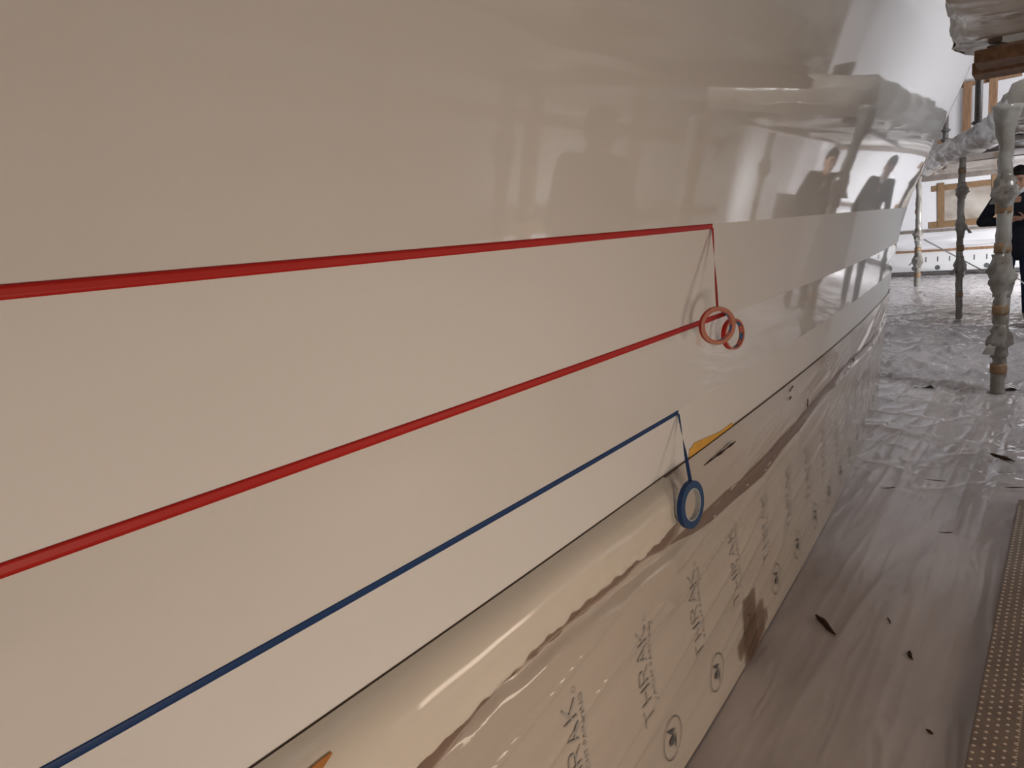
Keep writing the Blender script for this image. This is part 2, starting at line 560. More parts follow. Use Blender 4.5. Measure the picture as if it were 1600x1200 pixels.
def drape(name, V2, F, mat, parent, off=.0042):
    V2 = np.asarray(V2, float)
    y = skirt(V2[:, 0], V2[:, 1]) - off
    return mesh_obj(name, np.stack([V2[:, 0], y, V2[:, 1] + H], -1), F, mat, parent, False)


def stroke(V, F, pts, wd):
    """add a thin polyline band, finely cut so that it follows the film"""
    fine = []
    for (x0, y0), (x1, y1) in zip(pts[:-1], pts[1:]):
        n = max(1, int(math.hypot(x1 - x0, y1 - y0) / .008))
        for i in range(n):
            fine.append((x0 + (x1 - x0) * i / n, y0 + (y1 - y0) * i / n))
        fine.append((x1, y1))
        b0 = len(V)
        d = Vector((x1 - x0, y1 - y0)).normalized(); nn = Vector((-d.y, d.x)) * wd / 2
        for (x, y) in fine:
            V.append((x + nn.x, y + nn.y)); V.append((x - nn.x, y - nn.y))
        for i in range(len(fine) - 1):
            a = b0 + 2 * i
            F.append((a, a + 1, a + 3, a + 2))
        fine = []


LET = {
    'T': ([[(0, 1), (.8, 1)], [(.4, 0), (.4, 1)]], .8),
    'H': ([[(0, 0), (0, 1)], [(.75, 0), (.75, 1)], [(0, .5), (.75, .5)]], .75),
    'R': ([[(0, 0), (0, 1)], [(0, 1), (.5, 1), (.68, .88), (.68, .62), (.5, .48), (0, .48)], [(.35, .48), (.72, 0)]], .72),
    'A': ([[(0, 0), (.42, 1), (.84, 0)], [(.17, .36), (.67, .36)]], .84),
    'K': ([[(0, 0), (0, 1)], [(.7, 1), (.02, .42)], [(.25, .6), (.74, 0)]], .74),
}
small_V, small_F = text_mesh('YACHT PAINTING', .021)
small_V[:, 0] *= .205 / (small_V[:, 0].max() - small_V[:, 0].min())


def lettering(Xe):
    cap = .047; zst = -1.137; xb = Xe - .082
    V, F = [], []
    s = 0
    for ch in 'THRAK':
        segs, wl = LET[ch]
        for sg in segs:
            stroke(V, F, [(xb - t * cap, zst + (s + q) * cap) for q, t in sg], .0043)
        s += wl + .30
    # registered mark at the end
    cx, cz = xb + .004, zst + s * cap
    stroke(V, F, [(cx + .006 * math.cos(a), cz + .006 * math.sin(a)) for a in np.linspace(0, 2 * math.pi, 13)], .0014)
    o = drape('printed_lettering', V, F, MAT['print2'], sk)
    V2 = np.stack([Xe - .055 - small_V[:, 1], zst + .03 + small_V[:, 0]], -1)
    drape('printed_small_lettering', V2, small_F, MAT['print2'], sk)
    return o


BIRD = [[(-.57, .63), (.40, .33), (-.11, .25)], [(.29, .19), (-.31, .03), (-.38, -.23), (-.05, -.29)], [(.44, .13), (.14, -.2), (.24, -.77)]]


def emblem(Xe, ze=-1.245, R=.0525):
    V, F = [], []
    stroke(V, F, [(Xe + R * math.cos(a), ze + R * math.sin(a)) for a in np.linspace(0, 2 * math.pi, 41)], .0026)
    o = drape('printed_emblem', V, F, MAT['print'], sk)
    V, F = [], []
    for poly in BIRD:
        b0 = len(V)
        V += [(Xe + x * R, ze + y * R) for x, y in poly]
        c = np.mean(poly, 0); V.append((Xe + c[0] * R, ze + c[1] * R))
        n = len(poly)
        F += [(b0 + i, b0 + (i + 1) % n, b0 + n) for i in range(n)]
    drape('printed_bird', V, F, MAT['print'], o, .0046)


for i in range(-1, 15):
    Xe = 1.487 + .318 * i
    lettering(Xe)
    emblem(Xe)

# brown translucent seam tape showing along the crease of the film
P = []
for x in np.linspace(1.62, 5.6, 120):
    zc = -.79 + .02 * math.sin(x * 2.1) + .012 * vn(x * 3, 1.5, 40)
    hw = (.021 + .010 * float(vn(x * 6, 3.3, 41))) * min(1, .15 + (x - 1.62) * 4)
    P.append([(x, float(skirt(x, z)) - .0012, z + H) for z in np.linspace(zc - hw, zc + hw, 5)])
grid_obj('seam_tape', np.array(P), MAT['seam'], sk)

# folded film strip hanging over the top of the skirt (near part)
st = empty('film_strip', (0, 0, 0))
tag(st, 'milky folded film strip bulging below the hull edge, left of the blue roll', 'plastic sheet')
Xs = np.linspace(-.5, 1.615, 260)
prof = [(0, 0), (.012, .003), (.028, .012), (.040, .026), (.046, .042), (.047, .060), (.046, .078), (.045, .092), (.043, .099), (.036, .102), (.024, .100), (.014, .094)]
P = np.zeros((len(Xs), len(prof), 3))
for j, (o_, dz_) in enumerate(prof):
    f = j / (len(prof) - 1)
    near = np.clip((1.0 - Xs) / .9, 0, 1)
    k = 1 + .45 * near + .18 * (vn(Xs * 2.2, 0, 50) - .5) * f
    wob = .006 * (vn(Xs * 9 + j * .5, j * .8, 51) - .5) * f * (Xs > .6) + .010 * ridge(Xs * 3.2 + j * .32, j * .30 - Xs, 53, 4) * f + .006 * ridge(Xs * 7 - j * .5, j * .5, 54, 4) * f * (Xs > 1.2)
    hem = .007 * (vn(Xs * 34, 4, 52) - .5) * (f > .6) + .004 * (vn(Xs * 70, 4, 55) - .5) * (f > .6)
    zz = ED - .0015 - dz_ * k * 1.07 + hem
    P[:, j] = np.stack([Xs, hy(Xs, np.full_like(Xs, ED)) - .004 - o_ * (1 + .25 * near) - wob, zz + H], -1)
grid_obj('film_sheet', P, MAT['strip'], st)
# brown folded film just under the strip's hem
P = []
for i, x in enumerate(np.linspace(.2, 1.63, 140)):
    row = []
    nr = float(np.clip((1.0 - x) / .9, 0, 1))
    hemz = ED - .004 - .105 * (1 + .45 * nr)
    for j, f in enumerate(np.linspace(0, 1, 7)):
        z = hemz + .016 - f * (.055 + .04 * nr + .018 * float(vn(x * 7, 2, 60)))
        y = float(skirt(x, z)) - .004 - .012 * (1 - f) - .014 * float(ridge(x * 6 + f * 2, f * 3 + x * 8, 61, 3)) * (1 - abs(2 * f - 1))
        row.append((x, y, z + H))
    P.append(row)
grid_obj('under_fold', np.array(P), MAT['seam'], st)

# crumpled end of the film strip, behind the blue roll
cr = []
for i in range(34):
    row = []
    for j in range(26):
        u = i / 33; v = j / 25
        x = 1.55 + u * .16
        z = ED - .002 - v * .15
        bul = math.sin(math.pi * min(1, max(0, u * .98 + .02))) * math.sin(math.pi * (.12 + .86 * v))
        y = float(hy(x, ED)) - .006 - .022 * bul - .012 * float(ridge(u * 5 + v * 2, v * 4 - u * 2, 71, 2)) * bul - .006 * float(ridge(u * 9 - v * 5, v * 9, 72, 2)) * bul
        row.append((x, y, z + H))
    cr.append(row)
co = grid_obj('film_crumple', np.array(cr), MAT['clear'], st)

# orange brown sliver at the lower edge
def strip_y(x, z):
    nr = min(1, max(0, (1.0 - x) / .9))
    dz_ = (ED - .0015 - z) / ((1 + .45 * nr) * 1.07)
    return float(hy(x, ED)) - .004 - float(np.interp(dz_, [p[1] for p in prof[:9]], [p[0] for p in prof[:9]])) * (1 + .25 * nr)


bm = bmesh.new()
top_, bot_ = [], []
for t in np.linspace(0, 1, 9):
    x = .36 + .147 * t
    zc = -.652 + .021 * t
    hw = .012 * (1 - t) ** .7 + .0008
    top_.append((x, zc + hw)); bot_.append((x, zc - hw))
lay = [[bm.verts.new((x, strip_y(x, z) - of, z + H)) for x, z in row] for row, of in ((bot_, .004), (top_, .004), (top_, .0015), (bot_, .0015))]
for i in range(8):
    for k in range(4):
        A, Bq = lay[k], lay[(k + 1) % 4]
        bm.faces.new((A[i], A[i + 1], Bq[i + 1], Bq[i]))
bm.faces.new([lay[k][0] for k in range(4)]); bm.faces.new([lay[k][8] for k in (3, 2, 1, 0)])
o = bm_obj('tape_scrap', bm, MAT['orange'])
tag(o, 'orange brown tape scrap lying on the milky film strip at the bottom edge', 'tape')

# brown tape patch on the skirt near the floor
pt = empty('tape_patch', (0, 0, 0))
tag(pt, 'translucent brown tape patch of crossed strips on the printed film by the floor', 'tape')


def patch_strip(cx, cz, L_, wd, ang, off):
    V, F = [], []
    n, m = 14, 4
    for i in range(n):
        for j in range(m):
            a = (i / (n - 1) - .5) * L_; b = (j / (m - 1) - .5) * wd
            x = cx + a * math.cos(ang) - b * math.sin(ang); z = cz + a * math.sin(ang) + b * math.cos(ang)
            V.append((x, max(z, -H + .014)))
    F = [tuple(f) for f in grid_faces(n, m)]
    drape('tape_strip', V, F, MAT['patch'], pt, off)


patch_strip(2.12, -1.265, .22, .125, math.radians(88), .0055)
patch_strip(2.13, -1.275, .27, .055, math.radians(8), .0065)
patch_strip(2.19, -1.325, .22, .05, math.radians(14), .0075)
patch_strip(2.175, -1.355, .17, .045, math.radians(20), .0085)

# ------------------------------------------------------------------ floor sheets


def floor_sheet(name, xs, ys, zf, mat, label):
    X, Y = np.meshgrid(xs, ys, indexing='ij')
    o = grid_obj(name, np.stack([X, Y, zf(X, Y)], -1), mat, None, True)
    tag(o, label, 'plastic sheet', 'film laid over the floor')
    return o


def z_near(X, Y):
    wx = X + .3 * vn(X * 1.2, Y * 3, 81)
    far = np.clip((X - 3.2) / 1.5, 0, 1)
    d = .0022 * ridge(wx * .8, Y * 9 + .4 * X, 82, 4) + .0016 * ridge(wx * 1.6, Y * 22 - .5 * X, 83, 3)
    d += far * (.010 * ridge(X * 1.7 + Y, Y * 6 + X * .8, 84, 5) + .008 * ridge(X * 4 - Y * 2, Y * 4 + X, 85, 5))
    d += far * .007 * ridge(X * .8 + .3 * vn(X, Y * 6, 87), Y * 17, 88, 7)
    u, v = rot(X, Y, .4)
    d += far * .008 * ridge(u * 5, v * 2.3, 86, 6)
    fold = np.exp(-((X - 4.95 - .35 * Y) / .035) ** 2) + .8 * np.exp(-((X - 6.45 - .9 * Y) / .05) ** 2)
    d += .009 * fold
    return .004 + d


floor_sheet('floor_film', np.linspace(.4, 6.6, 520), np.concatenate([np.linspace(-.56, .35, 110), np.linspace(.37, .7, 12)]), z_near, MAT['floorfilm'],
            'smooth grey film on the floor between the printed skirt and dotted plank')


def z_far(X, Y):
    d = 0
    for i, (sc, a, amp) in enumerate([(1.1, .3, .04), (2.0, 1.2, .034), (3.1, -.5, .034), (4.6, .9, .030), (6.6, 2.0, .022), (9.5, .4, .015), (14, 1.1, .008)]):
        u, v = rot(X, Y, a)
        d = d + amp * ridge(u * sc + .6 * vn(v * sc, u * sc, 90 + i), v * sc * .45, 95 + i, 7)
    fade = np.clip((13 - X) / 5, .25, 1)
    return -.02 + d * fade


floor_sheet('floor_film', np.linspace(6.3, 17.2, 640), np.concatenate([np.linspace(-2.6, -1.0, 30), np.linspace(-.98, 2.4, 240), np.linspace(2.5, 5.0, 30)]), z_far, MAT['crinkle'],
            'brightly crinkled film covering the far floor around the posts')


def z_right(X, Y):
    d = 0
    for i, (sc, a, amp) in enumerate([(1.6, .2, .016), (3.0, -.7, .014), (5.0, .8, .010), (8.0, .1, .005)]):
        u, v = rot(X, Y, a)
        d = d + amp * ridge(u * sc * .6, v * sc * 1.5 + .5 * vn(u, v, 110 + i), 120 + i, 3.5)
    edge = np.clip((-.40 - Y) / .05, 0, 1)
    sink = np.clip((X - 3.86) / .14, 0, 1)
    return .001 + edge * sink * (.012 + d)


floor_sheet('floor_film', np.linspace(3.72, 6.6, 220), np.linspace(-1.6, -.385, 90), z_right, MAT['crinkle'],
            'creased glossy film on the floor in front of the nearest wrapped post')

# dotted plank
pl = empty('scaffold_plank', (1, -.85, 0))
tag(pl, 'brown scaffold plank with rows of pale anti-slip dots, at the right edge', 'plank')
pl.location = (0, 0, 0)
for k in range(3):
    box_obj('board', (.95, -.715 - .31 * k, .014), (5.9, .305, .03), MAT['plank'], pl, 0, .004)
bm = bmesh.new()
proto = []
for r_ in range(2):
    pass
rows = []
pitch = .029
V, F = [], []
nseg = 6


def add_dot(V, F, x, y, z, r, h):
    b = len(V)
    for rr, zz in ((1, 0), (.62, .75)):
        for k in range(nseg):
            a = 2 * math.pi * k / nseg
            V.append((x + r * rr * math.cos(a), y + r * rr * math.sin(a), z + h * zz))
    V.append((x, y, z + h))
    for k in range(nseg):
        k2 = (k + 1) % nseg
        F.append((b + k, b + k2, b + nseg + k2, b + nseg + k))
        F.append((b + nseg + k, b + nseg + k2, b + 2 * nseg))


for iy in range(26):
    y = -.572 - iy * .0215
    if iy % 6 == 5:
        continue
    for ix in range(int(2.9 / pitch)):
        x = .95 + (ix + (.5 if iy % 2 else 0)) * pitch
        add_dot(V, F, x, y + random.uniform(-.0006, .0006), .0285, .0056, .0026)
o = mesh_obj('anti_slip_dots', V, F, MAT['dot'], pl)
o['kind'] = 'stuff'
bm.free()
V, F = [], []
for y in (-.663, -.768, -.873, -.978):
    for ix in range(int(2.9 / .012)):
        add_dot(V, F, .95 + ix * .012, y, .0285, .0032, .0015)
o = mesh_obj('dotted_seams', V, F, MAT['dot'], pl)
o['kind'] = 'stuff'

# ------------------------------------------------------------------ debris
def debris(name, c, L_, r, ang, label, seed, cat='debris', mat='debris', flat=.6):
    n = 9
    path, rad = [], []
    for i in range(n):
        t = i / (n - 1)
        b = .18 * L_ * math.sin(t * math.pi) * ((seed % 3) - 1) * .5
        path.append((c[0] + (t - .5) * L_ * math.cos(ang) - b * math.sin(ang), c[1] + (t - .5) * L_ * math.sin(ang) + b * math.cos(ang), c[2] + r * flat))
        rad.append(r * (math.sin(math.pi * (t * .9 + .07)) ** .6) * (1 - .45 * t))
    o = tube_obj(name, path, rad, MAT[mat], None, 8, .7, seed)
    tag(o, label, cat)
    return o


def fz(x, y):
    return float(z_near(np.array(x), np.array(y)))


debris('bark_scrap', (2.42, -.10, fz(2.42, -.1)), .13, .012, math.radians(222), 'dark brown bark scrap on the grey floor film, the largest one', 4)
debris('twig', (4.48, -.46, float(z_right(np.array(4.48), np.array(-.46)))), .15, .011, math.radians(230), 'dark twig on the creased film to the right', 1)
debris('film_shred', (2.36, -.37, fz(2.36, -.37)), .05, .006, math.radians(200), 'small dark shred on the grey film midway to the dotted plank', 3)
debris('grit_crumb', (2.0, -.47, fz(2.0, -.47)), .022, .005, 1.0, 'tiny dark crumb on the grey film right beside the dotted plank', 4)
debris('twig', (3.42, -.33, fz(3.42, -.33)), .055, 0.0022, math.radians(110), 'thin short twig on grey film below the creased far part', 5)
debris('twig', (4.1, -.20, fz(4.1, -.2)), .10, 0.0022, math.radians(95), 'thin curved twig on the creased middle of the grey film', 7)
debris('leaf_scrap', (3.9, -.02, fz(3.9, -.02)), .07, 0.003, math.radians(120), 'small brown scrap on grey film closest to the skirt', 8)
debris('twig', (4.05, -.52, float(z_right(np.array(4.05), np.array(-.52)))), .20, 0.0022, math.radians(110), 'long thin twig at the end of the dotted plank', 10)
debris('film_shred', (2.55, -.27, fz(2.55, -.27)), .045, .003, math.radians(200), 'slim dark shred on the grey film right of the bark scrap', 11)
# scraps caught on the skirt
for i, (x, z, L_, a, lb) in enumerate([(1.99, -.652, .24, .02, 'long dark tear mark on the film just above the blue roll'),
                                       (2.75, -.66, .028, .3, 'tiny dark scrap stuck to the film under the boot band'),
                                       (3.0, -.735, .035, 1.4, 'dark upright scrap stuck in the brown crease of the film'),
                                       (2.78, -.63, .05, .3, 'flat dark scrap on the film directly at the hull edge'),
                                       (4.25, -.78, .06, 1.5, 'dark hanging scrap at the far end of the film crease')]):
    path = [(x + t * L_ * math.cos(a), float(skirt(x, z)) - .006, z + H + t * L_ * math.sin(a)) for t in np.linspace(-.5, .5, 7)]
    o = tube_obj('film_scrap', path, [.001, .0022, .0018, .0028, .0018, .003, .001], MAT['debris'], None, 6, .8, i + 20)
    tag(o, lb, 'debris')


# ------------------------------------------------------------------ scaffold posts
def post(x, y, r, z1, knots, label, seed, bands=(), flare=None, group='film-wrapped scaffold posts', z0=0.0):
    e = empty('scaffold_post', (x, y, z0))
    tag(e, label, 'post', group)
    n = int((z1 - z0) / .035)
    path, rad = [], []
    for i in range(n + 1):
        z = z0 + (z1 - z0) * i / n
        path.append((0 + .006 * math.sin(z * 3 + seed), .006 * math.cos(z * 2.3 + seed), z - z0))
        rr = r
        if flare and z > z1 - flare[0]:
            rr = r * (1 + flare[1] * ((z - z1 + flare[0]) / flare[0]) ** 2)
        rad.append(rr)
    tube_obj('wrapped_tube', path, rad, MAT['postwrap'], e, 14, .30, seed)
    for k, (zk, s) in enumerate(knots):
        pth = [(0, 0, zk - z0 + dz) for dz in np.linspace(-.11, .11, 11) * s]
        rd = [r * q for q in (1.02, 1.1, 1.25, 1.45, 1.75, 1.6, 1.7, 1.45, 1.25, 1.1, 1.02)]
        tube_obj('film_knot', pth, rd, MAT['postwrap'], e, 14, .55, seed + k * 3.3)
        # loose film tag
        a = seed * 2.1 + k * 2.0
        P = []
        for i in range(6):
            t = i / 5
            c = Vector((math.cos(a) * r * (1.2 + 1.9 * t), math.sin(a) * r * (1.2 + 1.9 * t), zk - z0 - .02 - .06 * t * t))
            P.append([tuple(c + Vector((-math.sin(a) * q * (.02 + .02 * t), math.cos(a) * q * (.02 + .02 * t), .012 * abs(q) * (1 - t)))) for q in (-1, 0, 1)])
        grid_obj('film_tag', np.array(P), MAT['postwrap'], e)
    for zb in bands:
        tube_obj('tape_band', [(0, 0, zb - z0 - .035), (0, 0, zb - z0 - .01), (0, 0, zb - z0 + .01), (0, 0, zb - z0 + .035)], [r * 1.12, r * 1.17, r * 1.16, r * 1.12], MAT['browntape'], e, 14, .1, seed)
    return e


post(6.18, -.312, .046, 1.99, [(.40, 1.1), (.86, 1.35), (1.43, 1.1)], 'nearest film-wrapped scaffold post standing in front of the man in navy', 1.3, (.20, .62, 1.05, 1.32), (.28, 1.0))
post(10.4, .40, .036, 1.90, [(.62, 1.2), (1.1, 1.2), (1.52, .9)], 'middle film-wrapped scaffold post in front of the taped frame', 4.1, (.30, .85, 1.75))
post(14.8, 1.52, .046, 1.90, [(.45, 1.2), (.88, 1.2)], 'farthest film-wrapped scaffold post, beside the hull silhouette', 6.6, (.2, .65, 1.3))
# posts of the outer row, seen in the reflections of the hull
for i, x in enumerate((.6, 3.6, 6.6, 9.6)):
    post(x, -1.95 if i else -2.2, .042, 1.89, [(.7, 1.1), (1.5, 1.1)], ['wrapped outer post beside the viewer', 'wrapped outer post mirrored near the hand-on-hip person',
                                                         'wrapped outer post beyond the near platform', 'wrapped outer post beside the added right-hand white lamp'][i], 8.2 + i, (1.1,), None, 'outer row of wrapped posts')

# ------------------------------------------------------------------ near platform (overhead)
pf = empty('scaffold_platform', (0, 0, 0))
tag(pf, 'nearer overhead scaffold platform with brown boards wrapped in dusty film', 'platform', 'overhead scaffold platforms')


def edge_near(x):
    return -.37 + .084 * (max(x, .5) - 2.6)


for k in range(7):
    y1 = -.62 - k * .25
    xe = 3.75 + .06 * math.sin(k * 2.3)
    box_obj('board', ((xe - 3.8) / 2, y1 - .12, 1.995 + .006 * (k % 2)), (xe + 3.8, .235, .05), MAT['wood'], pf, 0, .006)
# boards lying across at the platform's end
for x_, z_, y_in, wd_ in ((4.02, 1.935, -.33, .20), (3.79, 1.945, -.36, .21), (4.05, 1.995, -.38, .22)):
    box_obj('end_board', (x_, (y_in - 2.35) / 2, z_), (wd_, 2.35 + y_in, .05), MAT['wood'], pf, .03, .006)
# film wrapped round the inner edge and the end
n1, n2 = 170, 30
P = np.zeros((n1, n2, 3))
for i in range(n1):
    u = i / (n1 - 1)
    L1 = 5.35
    s_ = u * (L1 + 2.1)
    if s_ < L1:
        x = -1.4 + s_; bx, by = x, edge_near(x) - .15
        nx, ny = 0, 1
    else:
        q = s_ - L1
        aa = min(1, q / .25) * math.pi / 2
        bx = 3.95 + .16 * math.sin(aa); by = edge_near(3.95) - .17 - max(0, q - .1) * .88
        nx, ny = math.sin(aa), math.cos(aa)
    for j in range(n2):
        v = j / (n2 - 1)
        th = -1.75 + v * 3.4
        rx = .13 + .03 * float(vn(s_ * 1.5, v * 3, 130)); rz = .27
        rr = 1 + .26 * (float(ridge(s_ * 2.2 + v, v * 3.5 - s_ * .7, 131, 2)) - .4) + .16 * (float(ridge(s_ * 5 - v * 2, v * 6 + s_, 132, 3)) - .4)
        out = math.cos(th) * rx * rr
        if th < -.9 and s_ < 4.9:                       # tucked under the boards
            out -= (-.9 - th) * .75
        up = math.sin(th) * rz * rr * (1.0 if th > 0 else .30)
        if s_ >= 4.9: up = max(up, -.02)
        P[i, j] = (bx + nx * out, by + ny * out, 2.05 + up)
grid_obj('film_wrap', P, MAT['wrap'], pf)
# film slung under the boards
X, Y = np.meshgrid(np.linspace(-1.4, 3.6, 110), np.linspace(-.95, -2.4, 40), indexing='ij')
grid_obj('film_underlay', np.stack([X, Y, 1.955 - .03 * vn(X * 2, Y * 3, 135) - .03 * ridge(X * 1.5, Y * 4, 136, 2)], -1), MAT['wrap'], pf)

# ------------------------------------------------------------------ far platform
pf2 = empty('scaffold_platform', (0, 0, 0))
tag(pf2, 'farther overhead scaffold platform with a thick rolled film edge', 'platform', 'overhead scaffold platforms')
EX = np.array([6.9, 8.0, 9.0, 10.0, 11.0, 12.2, 14.0, 16.0, 17.0]); EY = np.array([-.36, -.2, .0, .2, .46, .8, 1.2, 1.6, 1.8])


def edge_far(x):
    return np.interp(x, EX, EY)


# underside planks running along the platform
for k in range(9):
    x0 = 6.95 + k * 1.12
    y1 = float(edge_far(x0 + .3))
    o = box_obj('board', (x0 + .55, (y1 - 2.45) / 2, 2.075 + .008 * (k % 2)), (1.09, y1 + 2.45, .05), MAT['plank'] if k % 3 else MAT['beam'], pf2, 0, .006)
for k in range(6):
    x0 = 7.3 + k * 1.9
    y1 = float(edge_far(x0))
    box_obj('cross_beam', (x0, (y1 - 2.4) / 2, 2.005), (.09, y1 + 2.4, .09), MAT['beam'], pf2, 0, .008)
for y in (-.6, -1.9):
    box_obj('long_beam', (12, y, 1.95), (10, .08, .08), MAT['steel'], pf2, 0, .008)
# far fascia
box_obj('end_beam', (16.9, -.2, 1.93), (.12, 4.2, .16), MAT['beam'], pf2, 0, .01)
n1, n2 = 150, 22
P = np.zeros((n1, n2, 3))
for i in range(n1):
    u = i / (n1 - 1)
    L0 = .9
    s = u * (10.1 + L0)
    if s < L0:                                       # across the near end
        x = 6.75; y = -.36 - (L0 - s) * 1.6; nx, ny = -1, 0
    else:
        x = 6.9 + (s - L0); y = float(edge_far(x)); nx, ny = -.25, .97
    for j in range(n2):
        v = j / (n2 - 1)
        th = -2.3 + v * 4.4
        rr = 1 + .35 * (float(ridge(s * 1.4 + v, v * 3.0 - s * .5, 141, 2)) - .4) + .2 * (float(ridge(s * 3.6 - v * 2, v * 6, 142, 3)) - .4)
        r0 = .15
        P[i, j] = (x + nx * math.cos(th) * r0 * rr, y + ny * math.cos(th) * r0 * rr - .06, 2.09 + math.sin(th) * r0 * .9 * rr)
grid_obj('film_wrap', P, MAT['wrap'], pf2)
# film hanging slack beneath the boards
X, Y = np.meshgrid(np.linspace(7.0, 16.8, 120), np.linspace(0, 1, 40), indexing='ij')
YY = edge_far(X) - .15 - Y * (edge_far(X) + 2.2)
ZZ = 2.0 - .05 * vn(X * 1.3, Y * 4, 150) - .05 * ridge(X * .9, Y * 3, 151, 2)
grid_obj('film_underlay', np.stack([X, YY, ZZ], -1), MAT['clear'], pf2)

# ------------------------------------------------------------------ end wall details
ew = empty('taped_frame', (17.2, 1.0, H))
tag(ew, 'brown tape frame stuck in a rectangle on the white end wall', 'tape')
ew.location = (0, 0, 0)


def wall_bar(y0, z0, y1, z1, wd, name='tape_strip', mat='browntape', parent=ew, dx=.0, th=.012):
    a = Vector((0, y1 - y0, z1 - z0)); L_ = a.length; an = math.atan2(z1 - z0, y1 - y0)
    bm = bmesh.new()
    m = Matrix.Translation((17.235 - dx - th / 2, (y0 + y1) / 2, H + (z0 + z1) / 2)) @ Matrix.Rotation(an, 4, 'X')
    add_box(bm, (0, 0, 0), (th, L_, wd), mat4=m)
    return bm_obj(name, bm, MAT[mat], parent)


wall_bar(1.66, .32, .35, .34, .11)
wall_bar(1.70, -.39, .35, -.38, .13, dx=.001)
wall_bar(1.50, .42, 1.48, -.42, .12, dx=.012)
wall_bar(.58, .48, .56, -.44, .14, dx=.013)
pn = wall_bar(1.45, -.03, .62, -.03, .62, 'film_panel', 'wrap', ew, -.004, .006)

sp_ = empty('printed_film_strip', (0, 0, 0))
tag(sp_, 'printed white film strip along the foot of the end wall', 'plastic sheet')
wall_bar(4.9, -1.13, -2.5, -1.13, .44, 'film_sheet', 'white_cloth', sp_, .0, .01)
for k in range(12):
    y = 1.95 - k * .21
    wall_bar(y, -1.02, y, -1.12, .022, 'printed_lettering', 'print', sp_, .011, .002)
    if k % 2 == 0:
        o = mesh_obj('printed_emblem', [(17.222, y + .05 * math.cos(a), H - 1.24 + .05 * math.sin(a)) for a in np.linspace(0, 2 * math.pi, 9)[:-1]], [tuple(range(8))], MAT['print'], sp_, False)
        o.scale = (1, 1, 1)
o = wall_bar(4.9, -.89, -2.5, -.89, .05, 'wall_rail', 'timber', None, .02, .05)
tag(o, 'brown rail above the printed strip on the end wall', 'rail')
o = wall_bar(4.9, -1.34, -2.5, -1.34, .07, 'wall_skid', 'steel', None, .03, .06)
tag(o, 'dark beam along the floor at the end wall', 'beam')
o = wall_bar(4.9, -.49, -2.5, -.49, .055, 'guard_rail', 'beam', None, .35, .05)
tag(o, 'grey guard rail just below the brown tape frame', 'rail')
# diagonal wire and side stubs
o = tube_obj('tension_wire', [(15.0, 1.45, H - .58), (16.0, 1.05, H - .98), (17.0, .72, H - 1.33)], [.012] * 3, MAT['steel'], None, 8)
tag(o, 'thin diagonal wire between the farthest post and the end wall', 'wire')
# folded slack film low on the wall
X, Z = np.meshgrid(np.linspace(2.4, -2.0, 90), np.linspace(0, 1, 24), indexing='ij')
o = grid_obj('slack_film', np.stack([17.18 - .10 * np.sin(Z * math.pi) * (.5 + vn(X * 1.5, Z * 2, 160)) - .03 * ridge(X * 1.2, Z * 3, 161, 2), X, H - .53 - Z * .34], -1), MAT['wall'])
tag(o, 'bulging white film between the two rails of the end wall', 'plastic sheet')

# upper level, seen through the gap above the far platform
for i, (px, y, z0_, z1_, r_, lb) in enumerate([(13.0, .50, 2.14, 4.2, .05, 'dark upright tube above the far platform, the thicker right one'),
                                               (15.5, 1.22, 2.14, 3.0, .045, 'short dark upright tube above the far platform close to the hull')]):
    e = empty('upright_tube', (px, y, z0_))
    tag(e, lb, 'post', 'dark tubes on the upper level')
    tube_obj('tube', [(0, 0, 0), (0, 0, (z1_ - z0_) / 2), (0, 0, z1_ - z0_)], [r_] * 3, MAT['steel'], e, 12)
    for zc in (.35, (z1_ - z0_) - .35):
        tube_obj('collar', [(0, 0, zc - .03), (0, 0, zc), (0, 0, zc + .03)], [r_ * 1.1, r_ * 1.9, r_ * 1.1], MAT['steel'], e, 12)
for i, (y, z0_, z1_) in enumerate([(1.02, 2.14, 3.55), (.62, 2.14, 3.55)]):
    o = box_obj('timber_upright', (16.6, y, (z0_ + z1_) / 2), (.10, .13, z1_ - z0_), MAT['timber'], None, 0, .01)
    tag(o, ['brown timber upright on the upper end wall, left one of two', 'brown timber upright on the upper end wall behind the dark tube'][i], 'timber', 'timber uprights')
for i, (y0, y1, z) in enumerate([(1.3, .2, 3.5), (1.5, -1.0, 2.55)]):
    o = wall_bar(y0, z - H, y1, z - H + .03, .07, 'timber_rail', 'timber', None, .535, .05)
    tag(o, ['brown cross rail at the top of the timber uprights', 'brown cross rail low between the timber uprights'][i], 'timber')

# timber studs on the right wall, mirrored in the gloss
for i, x in enumerate((-.4, 1.5, 3.2, 4.9, 6.8, 8.7)):
    o = box_obj('timber_stud', (x, -2.62, 2.33), (.10, .09, 4.6), MAT['timber'], None, 0, .006)
    tag(o, ['brown timber stud behind the viewer on the right wall', 'brown timber stud above the first added yellow floor lamp', 'brown timber stud behind the hand-on-hip person', 'brown timber stud at the gap between the two platforms', 'brown timber stud at the start of the far platform', 'brown timber stud nearest the added lamp that faces the right wall'][i], 'timber', 'timber studs of the right wall')
for i, z in enumerate((.95, 1.75, 3.1)):
    o = box_obj('timber_girt', (3.9, -2.548, z), (11.5, .05, .10), MAT['timber'], None, 0, .006)
    tag(o, ['low brown girt crossing the right wall studs', 'middle brown girt crossing the right wall studs', 'high brown girt crossing the right wall studs'][i], 'timber')


